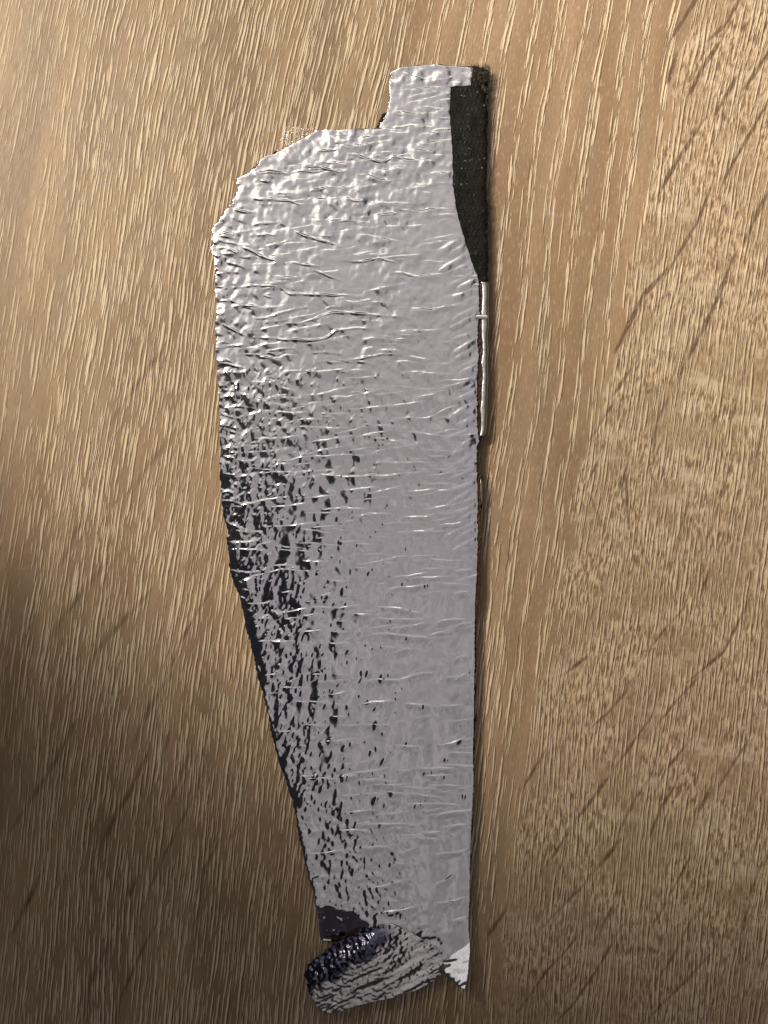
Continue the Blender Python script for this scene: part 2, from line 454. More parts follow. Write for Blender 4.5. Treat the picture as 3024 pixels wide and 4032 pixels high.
col = w.mix(w.math('MULTIPLY', w.rng(short, 0.58, 0.68), w.math('SUBTRACT', 0.38, w.math('MULTIPLY', LEFT, 0.24))), col, (0.66, 0.50, 0.32))
col = w.mix(w.math('MULTIPLY', w.rng(short, 0.42, 0.34), 0.30), col, (0.20, 0.125, 0.07))
speck = w.noise(w.pos(), 9000, 2, 0.6)
col = w.mix(w.rng(speck, 0.35, 0.65, 0.0, 0.13), col, (0.16, 0.09, 0.05))
hgt = w.math('ADD', w.math('MULTIPLY', st, 0.55), w.math('MULTIPLY', w.math('MULTIPLY', mot, motm), 1.0))
hgt = w.math('ADD', hgt, w.math('MULTIPLY', fib, 0.22))
hgt = w.math('SUBTRACT', hgt, w.math('MULTIPLY', RAY, 0.8))
nrm = w.bump(hgt, 0.00011, 0.9)
w.bsdf(Base_Color=col, Roughness=w.rng(fib, 0.3, 0.7, 0.42, 0.56), Normal=nrm, Specular_IOR_Level=0.4)
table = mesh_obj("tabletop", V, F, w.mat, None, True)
table["kind"] = "structure"
npad = len(V) - nx * ny
for nm, arr in (("grain_u", gu), ("grain_v", gv), ("zone_right", zr), ("zone_left", zl), ("zone_soft", zs), ("ray", ray)):
    at = table.data.attributes.new(nm, 'FLOAT', 'POINT')
    flat = np.concatenate([arr.ravel(), arr.ravel()[edge]]).astype(np.float32)
    at.data.foreach_set("value", flat)

# ------------------------------------------------------------------ outlines of the strip
c1 = lambda p: crop(p, 700, 180, 1.185)
c2 = lambda p: crop(p, 750, 1150, 1.276)
c3 = lambda p: crop(p, 850, 2100, 1.3825)
c4 = lambda p: crop(p, 1050, 3050, 1.659)
c6 = lambda p: crop(p, 1750, 900, 1.8433)
L_pts = c1([(1180, 84), (1110, 92), (1060, 97), (1030, 104), (992, 125), (995, 160), (990, 200), (992, 240), (985, 270), (980, 300), (965, 330), (955, 350), (946, 370), (938, 383),
            (920, 387), (760, 388.5), (700, 390), (650, 392), (640, 396), (612, 418), (575, 440), (540, 455), (500, 474), (470, 490), (430, 505), (402, 520), (385, 545),
            (375, 570), (340, 590), (310, 605), (283, 620), (280, 650), (275, 690), (263, 712), (240, 745), (222, 770), (205, 795), (185, 820),
            (165, 845), (163, 880), (162, 950), (168, 1000), (175, 1060), (180, 1130)])
# the shoulder between tab and body dips a little: keep y strictly growing
L_pts = [p for p in L_pts]
L_pts += c2([(130, 100), (128, 200), (130, 300), (133, 400), (138, 470), (140, 520), (145, 600), (148, 700), (150, 800), (153, 900), (150, 1000), (155, 1080), (170, 1140), (185, 1200)])
L_pts += c3([(68, 180), (90, 250), (125, 340), (150, 430), (165, 520), (185, 590), (205, 670), (225, 760), (245, 830), (270, 920), (290, 1000), (305, 1080), (325, 1170), (345, 1260), (375, 1340)])
L_pts += c4([(130, 60), (160, 150), (185, 240), (200, 330), (215, 420), (235, 500), (255, 590), (275, 690), (300, 740), (315, 790), (320, 850), (330, 920), (340, 1000), (350, 1080), (356, 1105)])
L_pts += [(1300, 3722), (1395, 3732), (1500, 3752), (1640, 3790), (1731, 3815), (1761, 3834), (1790, 3850), (1806, 3860)]
R_pts = c1([(1200, 84), (1290, 94), (1345, 90.5), (1372, 101), (1380, 125), (1372, 150), (1366, 183), (1345, 185), (1322, 186), (1278, 189), (1272, 230), (1270, 300), (1273, 370), (1280, 440), (1283, 520), (1283, 600),
            (1285, 660), (1292, 700), (1300, 760), (1312, 810), (1325, 855), (1340, 905), (1355, 950), (1370, 1000), (1385, 1040), (1400, 1075)])
R_pts += c6([(247, 385), (249, 450), (247, 500), (250, 600), (250, 640), (243, 720), (243, 800), (245, 950), (240, 1100), (240, 1300), (240, 1450), (247, 1540), (236, 1600), (231, 1700), (240, 1750), (240, 1900), (240, 2100), (242, 2200)])
R_pts += c3([(1425, 100), (1420, 250), (1412, 400), (1410, 600), (1408, 800), (1405, 1000), (1402, 1200)])
R_pts += c4([(1350, 10), (1348, 120), (1340, 300), (1335, 450), (1328, 600), (1325, 780), (1320, 900), (1318, 1000), (1325, 1080), (1322, 1150), (1312, 1230), (1300, 1290), (1287, 1338)])
Lraw, Rraw = interp_table(L_pts), interp_table(R_pts)
def table_noise(seed, y, amp, wl):
    r = np.random.default_rng(seed)
    g = np.arange(-200, 4400, wl)
    return np.interp(y, g, r.standard_normal(len(g))) * amp
def Lf(y):
    y = np.asarray(y, float)
    tear = 1.0 - smoothstep(900, 1500, y) * 0.52
    tear = tear * (1 - 0.9 * smoothstep(355, 372, y) * (1 - smoothstep(394, 400, y)))
    return Lraw(y) + (table_noise(1, y, 3.0, 12) + table_noise(2, y, 4.5, 31) + table_noise(5, y, 2.4, 5.5)) * tear
def Rf(y):
    y = np.asarray(y, float)
    a = 0.35 + 0.9 * np.exp(-((y - 290) / 45.0) ** 2) + 0.5 * smoothstep(1100, 1200, y) * (1 - smoothstep(2000, 2200, y))
    return Rraw(y) + table_noise(3, y, 2.2, 8) * a + table_noise(4, y, 1.5, 40) * a

# ------------------------------------------------------------------ relief of the foil
ST = 2.0
foil_noise_scale = 3.0 / ST
_fn = fnoise
def fnoise3(shape, sx, sy, rng, angle=0.0):
    return _fn(shape, sx * foil_noise_scale, sy * foil_noise_scale, rng, angle)
X0, X1, Y0, Y1 = 828, 1932, 252, 3861
gx = np.arange(X0, X1 + ST, ST); gy = np.arange(Y0, Y1 + ST * 0.5, ST)
GX, GY = np.meshgrid(gx, gy)
shape = GX.shape
peb_a = fnoise3(shape, 2.5, 2.7, RNG); peb_b = fnoise3(shape, 4.6, 5.0, RNG); peb_c = fnoise3(shape, 1.5, 1.5, RNG)
amp = np.interp(GY, [252, 700, 1100, 1500, 1900, 2400, 3000, 3500], [1.35, 1.35, 1.3, 1.08, 0.75, 0.50, 0.38, 0.32])
amp = amp * (0.82 + 0.18 * fnoise3(shape, 40, 40, RNG))
rgt = smoothstep(1450, 1850, GX)
amp_ = amp * (1 - 0.12 * rgt) * (1 - 0.2 * rgt * smoothstep(1700, 2300, GY)) + 0.4 * (1 - smoothstep(300, 390, GY))
fade_f = 1 - 0.6 * smoothstep(1500, 2600, GY)
HF = amp_ * (0.50 * fade_f * peb_a + 0.80 * peb_b + 0.10 * fade_f * peb_c)
# long soft buckles, upright in the lower half
up = fnoise3(shape, 5, 22, RNG, 0.1)
HF += up * np.interp(GY, [252, 1500, 2400, 3600], [0.1, 0.25, 0.36, 0.42])
# crinkled dents near the left edge
dent_a = fnoise3(shape, 2.6, 3.6, RNG, 0.3); dent_b = fnoise3(shape, 1.7, 2.4, RNG, -0.4)
LX = Lraw(gy)[:, None]
dl = GX - LX
leftm = np.exp(-np.clip(dl, 0, None) / np.interp(GY, [252, 1300, 1700, 2300, 3300], [30, 80, 130, 165, 120]))
leftm = leftm * np.interp(GY, [252, 1100, 1450, 1700, 2600, 2900, 3500], [0.0, 0.1, 0.6, 1.1, 1.0, 0.5, 0.28])
HF += leftm * 1.5 * fnoise3(shape, 7, 10, RNG, 0.2)
HF += leftm * (0.95 * np.maximum(dent_a, 0.3) + 0.6 * np.maximum(dent_b, 0.4)) * 0.52
# scattered sharp dents further in
for k in range(1300):
    yy = 1450 + 1750 * random.random() ** 1.25; q = random.expovariate(1 / 170.0) + 30
    xx = float(Lraw(np.array([yy]))[0]) + q
    if xx > 1850 or q > 760: continue
    a_ = random.uniform(0.0, 0.9); wx = random.choice([random.uniform(2.2, 3.6), random.uniform(3.4, 6.8)]); wy = wx * random.uniform(1.1, 2.2)
    dpt = wx * random.uniform(0.16, 0.36)
    i0, i1 = np.searchsorted(gy, yy - 30), np.searchsorted(gy, yy + 30)
    j0, j1 = np.searchsorted(gx, xx - 30), np.searchsorted(gx, xx + 30)
    sx, sy = GX[i0:i1, j0:j1] - xx, GY[i0:i1, j0:j1] - yy
    u_, v_ = sx * math.cos(a_) + sy * math.sin(a_), -sx * math.sin(a_) + sy * math.cos(a_)
    HF[i0:i1, j0:j1] += dpt * np.exp(-0.5 * ((u_ / wx) ** 2 + (v_ / wy) ** 2))

# wrinkles: (points, height, steep side: +1 = towards the top of the strip)
wr = []
W1 = [[(360, 590), (430, 588), (490, 592), (530, 608)], [(550, 568), (650, 565), (750, 590), (830, 580)], [(760, 505), (830, 508), (900, 535), (960, 545), (1010, 515), (1060, 530), (1180, 540)],
      [(820, 600), (880, 603), (940, 625), (1020, 635)], [(320, 685), (370, 718), (440, 715), (520, 725), (570, 742), (640, 740)], [(610, 675), (690, 665), (760, 660)],
      [(750, 685), (800, 720), (880, 725), (940, 738), (1000, 750)], [(240, 755), (300, 775), (370, 778)], [(470, 820), (520, 850), (580, 880), (650, 905), (730, 925), (800, 955)],
      [(720, 822), (800, 815), (870, 820)], [(280, 930), (350, 960), (430, 1000), (480, 1008)], [(220, 1008), (280, 1025), (330, 1040)], [(500, 1010), (580, 1018), (670, 1032)],
      [(620, 1040), (700, 1075), (770, 1100)], [(770, 1000), (850, 1008), (940, 990), (1010, 1010), (1100, 1003)],
      [(180, 1135), (250, 1130), (330, 1120), (430, 1120), (480, 1130), (520, 1160), (600, 1158), (700, 1165), (800, 1165), (900, 1170)], [(1060, 965), (1150, 925), (1220, 915), (1310, 905)],
      [(810, 885), (880, 880), (980, 905), (1090, 925)], [(940, 740), (1050, 765), (1150, 770), (1210, 758), (1290, 762)], [(1000, 305), (1080, 315), (1180, 320)],
      [(1120, 275), (1190, 290), (1260, 300)], [(950, 400), (1050, 405), (1130, 400)], [(1140, 375), (1210, 395)], [(1000, 210), (1100, 205), (1170, 195), (1270, 192)],
      [(1000, 115), (1060, 125), (1110, 150), (1170, 155)], [(1030, 1080), (1120, 1075), (1230, 1065), (1290, 1045), (1390, 1045)], [(630, 490), (700, 488), (780, 480)],
      [(1070, 480), (1130, 490), (1200, 500)], [(380, 625), (440, 640)], [(340, 835), (430, 828), (480, 822)], [(165, 878), (230, 890), (290, 903)], [(170, 975), (200, 990)]]
W2 = [[(160, 75), (300, 70), (430, 85)], [(290, 130), (380, 130), (470, 100), (570, 75), (620, 80)], [(560, 0), (700, 15), (870, 20)], [(430, 160), (550, 155), (640, 130), (700, 105), (820, 105), (950, 118), (1100, 125)],
      [(290, 225), (370, 230), (450, 238), (520, 240), (600, 245), (680, 235), (730, 195), (830, 180), (950, 185)], [(1000, 80), (1100, 80), (1210, 92), (1280, 70), (1370, 70), (1450, 50)],
      [(340, 325), (420, 330)], [(890, 285), (960, 295), (1060, 290)], [(760, 345), (860, 335), (960, 310), (1080, 315)], [(1080, 320), (1210, 340)],
      [(410, 400), (520, 395), (640, 400), (740, 390), (860, 390), (940, 410)], [(290, 450), (380, 450), (460, 445)], [(450, 475), (540, 505)], [(145, 480), (220, 500), (300, 520), (400, 560), (520, 575)],
      [(740, 585), (840, 590), (920, 578), (1010, 570), (1130, 570)], [(400, 600), (540, 605), (600, 600)], [(640, 610), (780, 612)], [(1000, 640), (1100, 630), (1190, 635), (1300, 580), (1400, 545)],
      [(800, 740), (900, 712), (1000, 700)], [(1060, 700), (1200, 715), (1300, 725), (1400, 700)], [(150, 815), (200, 830), (260, 850), (330, 845)],
      [(370, 845), (500, 850), (560, 830), (650, 825), (770, 820), (940, 820)], [(330, 910), (450, 905), (540, 900)],
      [(530, 915), (620, 915), (700, 920), (800, 930), (900, 922), (990, 925), (1080, 910), (1180, 900), (1250, 910)], [(150, 1080), (250, 1075), (350, 1050), (430, 1035), (500, 1030)],
      [(400, 1080), (540, 1070), (620, 1050)], [(650, 1095), (780, 1085), (920, 1090)], [(880, 1015), (960, 1000), (990, 980)], [(1050, 1130), (1130, 1128), (1220, 1125)],
      [(800, 1130), (900, 1115), (1010, 1115)], [(430, 1145), (500, 1148)], [(500, 1180), (620, 1200), (740, 1215)], [(1210, 1175), (1320, 1165), (1430, 1135)], [(230, 1265), (320, 1252)],
      [(870, 490), (960, 490)], [(150, 160), (210, 185), (280, 220)], [(145, 275), (230, 265), (300, 268)], [(160, 400), (220, 405), (290, 400)], [(1110, 535), (1180, 520), (1260, 510)],
      [(990, 1010), (1040, 1005)], [(1080, 1005), (1180, 995), (1260, 985)], [(1180, 825), (1300, 830)], [(500, 870), (560, 865)]]
W3 = [[(60, 50), (150, 50), (250, 42)], [(60, 92), (150, 85), (230, 92), (300, 95)], [(540, 35), (620, 10)], [(480, 75), (570, 60)], [(660, 45), (770, 45)], [(290, 215), (380, 195), (460, 205), (550, 205)],
      [(130, 260), (200, 245), (280, 240)], [(530, 165), (620, 155)], [(750, 190), (850, 185)], [(600, 258), (720, 258)], [(940, 262), (1010, 250), (1100, 240), (1210, 240), (1300, 232)],
      [(870, 160), (1000, 160)], [(1150, 150), (1270, 155)], [(1280, 205), (1400, 195)], [(120, 320), (220, 322)], [(340, 330), (440, 310)], [(540, 350), (640, 320)], [(150, 385), (290, 380)],
      [(145, 420), (210, 410)], [(270, 410), (350, 435), (460, 415), (560, 400), (640, 405), (760, 398)], [(800, 425), (900, 420)], [(840, 400), (940, 402), (1010, 410), (1080, 430), (1150, 440)],
      [(340, 465), (450, 470)], [(650, 485), (740, 470)], [(440, 540), (600, 525)], [(620, 540), (740, 538)], [(200, 590), (280, 590), (360, 590), (440, 585)],
      [(750, 575), (850, 548), (920, 545), (990, 550), (1060, 560), (1150, 565), (1240, 565), (1310, 550)], [(1270, 525), (1340, 490), (1400, 490)], [(1170, 490), (1280, 470), (1370, 468)],
      [(590, 600), (740, 598)], [(640, 655), (740, 650)], [(500, 770), (600, 772)], [(720, 835), (800, 805), (880, 798), (1010, 798), (1080, 768), (1150, 762), (1240, 755)],
      [(1240, 785), (1330, 780), (1390, 750)], [(260, 775), (350, 765)], [(590, 890), (740, 855)], [(770, 945), (850, 915), (980, 912)], [(1010, 930), (1150, 935)], [(1200, 940), (1290, 940), (1350, 930)],
      [(610, 1000), (720, 995)], [(470, 1050), (600, 1045)], [(800, 1045), (870, 1045)], [(1070, 1125), (1130, 1115)], [(960, 1155), (1110, 1160)], [(1200, 1155), (1290, 1145), (1370, 1105)],
      [(300, 1085), (420, 1080)], [(650, 1320), (780, 1305), (950, 1275)], [(980, 1290), (1080, 1290)], [(1120, 1325), (1300, 1310)], [(400, 910), (530, 925)], [(280, 880), (400, 860)],
      [(1280, 330), (1400, 310)], [(1280, 690), (1400, 655)], [(860, 275), (940, 275)]]
W4 = [[(440, 10), (640, 0)], [(1050, 15), (1200, 10)], [(700, 260), (830, 255), (930, 240)], [(1010, 240), (1180, 215)], [(500, 250), (700, 230)], [(1130, 350), (1250, 325), (1330, 330)],
      [(1010, 385), (1150, 370)], [(210, 375), (370, 370)], [(250, 520), (400, 510), (530, 485)], [(860, 520), (1000, 465)], [(1080, 520), (1220, 510), (1330, 485)],
      [(1090, 710), (1160, 695), (1240, 640)], [(690, 920), (800, 890), (900, 880), (1000, 850)], [(1100, 840), (1200, 825), (1320, 795)], [(290, 680), (410, 650)],
      [(1180, 960), (1320, 925)], [(820, 570), (930, 590)], [(650, 745), (900, 690)]]
for g_, f_ in ((W1, c1), (W2, c2), (W3, c3), (W4, c4)):
    for l_ in g_:
        p_ = f_(l_)
        y_ = p_[0][1]
        top = y_ < 1450 and p_[0][0] < 1350
        wr.append((p_, (random.uniform(2.3, 3.8) if top else random.uniform(2.0, 3.0) if y_ < 1500 else random.uniform(2.2, 3.4) if y_ < 3000 else random.uniform(2.0, 3.0)), 0.0 if top else 1.0))
for k in range(190):                                    # finer ones between
    y_ = random.uniform(300, 3350); l_, r_ = float(Lraw(np.array([y_]))[0]), float(Rraw(np.array([y_]))[0])
    x_ = random.uniform(l_, r_ - 60); n_ = random.uniform(110, 290); sl = random.uniform(-0.25, 0.12)
    wr.append(([(x_, y_), (x_ + n_ / 2, y_ + n_ / 2 * sl + random.uniform(-5, 5)), (x_ + n_, y_ + n_ * sl)], random.uniform(0.7, 2.3), 1.0))
for k in range(36):                                     # creases of the upper half, dark below
    y_ = random.uniform(420, 1500); l_, r_ = float(Lraw(np.array([y_]))[0]), float(Rraw(np.array([y_]))[0])
    x_ = l_ + (r_ - l_) * random.uniform(0, 0.8) ** 1.3; n_ = random.uniform(50, 190); sl = random.uniform(-0.15, 0.28)
    wr.append(([(x_, y_), (x_ + n_ * 0.35, y_ + n_ * 0.35 * sl + random.uniform(-6, 6)), (x_ + n_ * 0.7, y_ + n_ * 0.7 * sl + random.uniform(-6, 6)), (x_ + n_, y_ + n_ * sl)], random.uniform(1.0, 2.1), 0.0))
for k in range(110):                                    # fine level creases right across
    y_ = random.uniform(420, 2400); l_, r_ = float(Lraw(np.array([y_]))[0]), float(Rraw(np.array([y_]))[0])
    x_ = random.uniform(l_ + 120, r_ - 90); n_ = min(random.uniform(90, 260), r_ - x_); sl = random.uniform(-0.22, 0.05)
    wr.append(([(x_, y_), (x_ + n_ * 0.35, y_ + n_ * 0.35 * sl + random.uniform(-6, 6)), (x_ + n_ * 0.7, y_ + n_ * 0.7 * sl + random.uniform(-6, 6)), (x_ + n_, y_ + n_ * sl)], random.uniform(1.1, 2.2), 1.0))
for y_ in np.arange(930, 2140, 34):                     # gathers that fan out from the right edge
    yy = y_ + random.uniform(-9, 9); n_ = random.uniform(80, 170); r_ = float(Rraw(np.array([yy]))[0])
    wr.append(([(r_ - n_, yy + n_ * random.uniform(0.35, 0.62)), (r_ - n_ * 0.4, yy + n_ * 0.2), (r_ - 4, yy)], random.uniform(1.8, 3.4), 2.0))
for k in range(40):                     # tucks along the left edge
    yy = random.uniform(880, 2350); n_ = random.choice([random.uniform(25, 60), random.uniform(60, 170)]); l_ = float(Lraw(np.array([yy]))[0])
    wr.append(([(l_ - 2, yy - random.uniform(-8, 8)), (l_ + n_ * 0.5, yy + random.uniform(-8, 16)), (l_ + n_, yy + random.uniform(-5, 32))], random.uniform(0.8, 2.6), 0.0))
WR = np.zeros(shape)
for pts, hh, side in wr:
    pts = np.array(pts, float)
    seg = np.hypot(*np.diff(pts, axis=0).T)
    s_ = np.concatenate([[0], np.cumsum(seg)])
    n_ = max(6, int(s_[-1] / 3))
    tt = np.linspace(0, s_[-1], n_)
    px, py = np.interp(tt, s_, pts[:, 0]), np.interp(tt, s_, pts[:, 1])
    if n_ > 16:
        kk = np.ones(9) / 9
        px = np.convolve(np.pad(px, 4, 'edge'), kk, 'valid'); py = np.convolve(np.pad(py, 4, 'edge'), kk, 'valid')
    wob = np.convolve(RNG.standard_normal(n_ + 20), np.hanning(21) / 3.6, 'valid')[:n_]
    py = py + 1.3 * wob
    if side == 1.0: hh = min(hh, 0.021 * s_[-1])
    hv = hh * np.sin(np.pi * np.clip(tt / s_[-1], 0.0, 1.0)) ** 1.1
    hv *= np.clip(0.9 + 0.25 * np.convolve(RNG.standard_normal(n_ + 24), np.hanning(25) / 3.5, 'valid')[:n_], 0.4, 1.4)
    # column by column: the lines run close to level, so the course is a function of x
    o = np.argsort(px); px, py, hv = px[o], py[o], hv[o]
    j0, j1 = np.searchsorted(gx, px[0]), np.searchsorted(gx, px[-1])
    if j1 <= j0: continue
    cx_ = gx[j0:j1]
    cy_ = np.interp(cx_, px, py); ch = np.interp(cx_, px, hv)
    slope = np.gradient(cy_, cx_) if len(cx_) > 2 else np.zeros_like(cx_)
    kx = 1 / np.sqrt(1 + slope ** 2)
    i0, i1 = np.searchsorted(gy, cy_.min() - 50), np.searchsorted(gy, cy_.max() + 50)
    D = (GY[i0:i1, j0:j1] - cy_[None, :]) * kx[None, :]           # + = below the crest
    if side == 0.0:   up_w, dn_w = 3.6, 3.6
    elif side == 1.0: up_w, dn_w = 2.1, 13.0
    else:             up_w, dn_w = 6.5, 15.0
    prof = np.where(D < 0, np.exp(-0.5 * (D / up_w) ** 2), np.exp(-0.5 * (D / dn_w) ** 2))
    WR[i0:i1, j0:j1] = np.maximum(WR[i0:i1, j0:j1], prof * ch[None, :])
HF += WR

# broad lie of the sheet: tilt that lets the left side mirror the dark room
dlc = np.clip(dl, 0, None)
tl = np.interp(GY, [252, 1300, 1650, 1900, 2300, 2600, 2850, 3500, 3861], [0.0, 0.0, 0.01, 0.035, 0.04, 0.02, -0.035, -0.03, 0.0])
tw = np.interp(GY, [252, 1500, 1900, 2500, 3200, 3861], [50, 60, 75, 75, 60, 60])
HF += -tl * tw * np.exp(-dlc / tw)
HF += 6.0 * fnoise3(shape, 90, 110, RNG) * 0.12

# the darker turned-down fan near the lower end and the bright turned-up corner
def arc_drop(x, y):
    ax = np.interp(x, [1200, 1240, 1300, 1345, 1400, 1448, 1500, 1560], [3545, 3560, 3566, 3577, 3602, 3644, 3700, 3790])
    d = y - ax
    return d
dd = arc_drop(GX, GY) + 5.0 * fnoise3(shape, 4, 4, RNG)
fan = np.where(dd > 0, -0.24 * dd, 0.0) * (1 - smoothstep(1445, 1500, GX))
fan_n = fnoise3(shape, 2.0, 2.0, RNG) * 0.35
HF += np.maximum(fan, -34) + np.where(dd > 4, fan_n, 0) * (1 - smoothstep(1445, 1500, GX))
cr = np.clip((GX - 1750) * 0.56 + (GY - 3775) * 0.83 + 1.0 * fnoise3(shape, 5, 3, RNG, -0.4), 0, None)
HF += 0.52 * cr + np.where(cr > 2, 0.3 * fnoise3(shape, 5.0, 1.6, RNG, -0.4), 0)
# streaky zone above the flap
zs_ = smoothstep(3610, 3700, GY) * (1 - smoothstep(1700, 1760, GX)) * smoothstep(1440, 1520, GX)
HF += zs_ * (0.5 * fnoise3(shape, 7, 1.8, RNG, -0.45) + 1.7 * fnoise3(shape, 4.5, 4.0, RNG) - 0.02 * (GY - 3610))
HF += smoothstep(3080, 3300, GY) * (1 - smoothstep(3620, 3700, GY)) * np.exp(-((dl - 200) / 170.0) ** 2) * 0.55 * fnoise3(shape, 2.0, 2.4, RNG)

BASE = 46.0
def lift(y):
    return BASE + np.interp(y, [0, 3000, 3500, 3860], [0, 0, 4, 8])
def foil_h(Xv, Yv, a_l, a_r):
    jx = np.clip((Xv - X0) / ST, 0, shape[1] - 1.001); iy = np.clip(np.round((Yv - Y0) / ST).astype(int), 0, shape[0] - 1)
    j = jx.astype(int); f = jx - j
    h = HF[iy, j] * (1 - f) + HF[iy, j + 1] * f
    h = h + lift(Yv)
    roll_l = 1.5 * np.exp(-np.clip(a_l, 0, None) / 9.0)
    roll_r = 1.2 * np.exp(-np.clip(a_r, 0, None) / 13.0)
    return h - roll_l - roll_r

# ------------------------------------------------------------------ materials of the strip
f = NT("crinkled_foil")
fp = f.pos()
mic = f.noise(fp, 2600, 3, 0.6)
mic2 = f.noise(fp, 900, 2, 0.5)
fb = f.bump(f.math('ADD', mic, f.math('MULTIPLY', mic2, 0.9)), 0.0000012, 1.0)
fs = f.n.new("ShaderNodeSeparateXYZ"); f.l.new(fp, fs.inputs[0])
f.bsdf(Base_Color=(0.90, 0.885, 0.885), Metallic=1.0, Roughness=f.math('ADD', f.rng(fs.outputs[1], -0.04, 0.09, 0.07, 0.22), f.rng(mic2, 0.3, 0.7, 0.0, 0.03)), Normal=fb)

fc = NT("crumpled_dull_foil")
fcp = fc.pos()
fcb = fc.bump(fc.noise(fcp, 1600, 3, 0.6), 0.00001, 1.0)
fc.bsdf(Base_Color=fc.mix(fc.attr('rolled'), (0.88, 0.86, 0.83), (0.10, 0.10, 0.145)), Metallic=1.0, Roughness=fc.rng(fc.attr('crumple'), 0.0, 1.0, 0.09, 0.17), Normal=fcb)  # dark bluish reflection on the rolled ridge is put into the base colour

wf = NT("worn_foil")
wf.bsdf(Base_Color=(0.80, 0.78, 0.76), Metallic=1.0, Roughness=0.34, Normal=wf.bump(wf.noise(wf.pos(), 900, 2, 0.5), 0.00006, 1.0))

g = NT("dark_felt")
gp = g.pos()
g1 = g.noise(gp, 2400, 4, 0.7); g2 = g.noise(gp, 600, 3, 0.6)
gc = g.mix(g.rng(g1, 0.3, 0.72), (0.007, 0.006, 0.005), (0.038, 0.033, 0.024))
gc = g.mix(g.rng(g2, 0.56, 0.70), gc, (0.10, 0.085, 0.055))
g.bsdf(Base_Color=gc, Roughness=0.8, Normal=g.bump(g1, 0.00025, 1.0), Specular_IOR_Level=0.25)

gs = NT("tacky_black_film")
sp = gs.pos()
s1 = gs.noise(sp, 2000, 3, 0.6); s2 = gs.noise(sp, 500, 3, 0.5)
s3 = gs.noise(sp, 1300, 1, 0.5)  # rare pale specks: small glints painted into the film's colour
gs.bsdf(Base_Color=gs.mix(gs.rng(s3, 0.73, 0.77, 0.0, 0.9), gs.mix(gs.rng(s2, 0.35, 0.65), (0.003, 0.003, 0.0025), (0.010, 0.0095, 0.007)), (0.20, 0.20, 0.15)), Roughness=gs.rng(s1, 0.3, 0.7, 0.36, 0.6),
        Normal=gs.bump(s1, 0.00012, 0.8), Specular_IOR_Level=0.2)

br = NT("brown_adhesive")
br.bsdf(Base_Color=br.mix(br.rng(br.noise(br.pos(), 1500, 2), 0.35, 0.65), (0.028, 0.010, 0.006), (0.065, 0.026, 0.014)), Roughness=0.5,
        Normal=br.bump(br.noise(br.pos(), 2500, 3), 0.0001, 1.0))

cf = NT("clear_film")
cn = cf.noise(cf.pos(), 1500, 3, 0.6)
gl = cf.n.new("ShaderNodeBsdfGlossy"); gl.inputs["Roughness"].default_value = 0.22
gl.inputs["Color"].default_value = (0.95, 0.93, 0.9, 1)
cf.put(gl.inputs["Normal"], cf.bump(cn, 0.0003, 1.0))
tr = cf.n.new("ShaderNodeBsdfTransparent"); tr.inputs["Color"].default_value = (0.93, 0.92, 0.9, 1)
mx = cf.n.new("ShaderNodeMixShader")
cf.put(mx.inputs[0], cf.rng(cf.noise(cf.pos(), 2200, 2, 0.6), 0.42, 0.70, 0.03, 0.20))
cf.l.new(tr.outputs[0], mx.inputs[1]); cf.l.new(gl.outputs[0], mx.inputs[2]); cf.l.new(mx.outputs[0], cf.out.inputs[0])

# ------------------------------------------------------------------ the strip
scrap = bpy.data.objects.new("foil_strip", None)
C.objects.link(scrap)
scrap.empty_display_size = 0.02
scrap["label"] = "crinkled silver foil strip on dark felt, torn at both ends, lying on the wood-grain tabletop"
scrap["category"] = "foil strip"

foil = strip_mesh("foil_facing", Lf, Rf, Y0, Y1, ST, foil_h, f.mat, scrap, -2.0, X0, X1)

# felt body under the foil, showing where the foil has come away along the right
FR = interp_table([(1745, 252), (1760, 256), (1852, 257), (1912, 258), (1929, 266), (1924, 282), (1918, 295), (1922, 310), (1924, 332), (1922, 356), (1920, 378), (1917, 392),
                   (1921, 420), (1924, 450), (1919, 500), (1918, 540), (1923, 555), (1921, 570), (1918, 640), (1917, 700), (1914, 745), (1921, 770), (1923, 830), (1922, 1110),
                   (1921, 1250), (1919, 1400), (1917, 1560), (1912, 1705), (1897, 1722), (1886, 1745), (1884, 1835), (1892, 1850), (1899, 1880), (1899, 1990), (1892, 2010), (1886, 2200),
                   (1877, 2400), (1873, 2700), (1868, 3050), (1855, 3350), (1848, 3560)])
prot = [(436, 470, 22), (466, 500, 12), (498, 506, 16), (588, 598, 26), (640, 674, 24), (820, 850, 4), (600, 612, 8)]
def FL(y):
    y = np.asarray(y, float)
    base = Lraw(y) + 5
    for a_, b_, q_ in prot:
        base = base - q_ * smoothstep(a_ - 3, a_ + 3, y) * (1 - smoothstep(b_ - 3, b_ + 5, y))
    base = np.where(y < 258, 1640 + 0 * y, base)
    return base + table_noise(9, y, 4.0, 6)
def FRn(y):
    y = np.asarray(y, float)
    a_ = 0.35 + 0.9 * (1 - smoothstep(380, 420, y)) + 0.25 * np.sin(y / 37.0)
    return FR(y) + table_noise(10, y, 4.0, 6) * a_ + table_noise(17, y, 7.0, 14) * (1 - smoothstep(380, 440, y)) + table_noise(18, y, 1.6, 9)
fx = np.arange(900, 1940, 4.0); fy = np.arange(248, 3570, 4.0)
FN = fnoise((len(fy), len(fx)), 1.3, 1.3, RNG); FN2 = fnoise((len(fy), len(fx)), 4, 5, RNG)
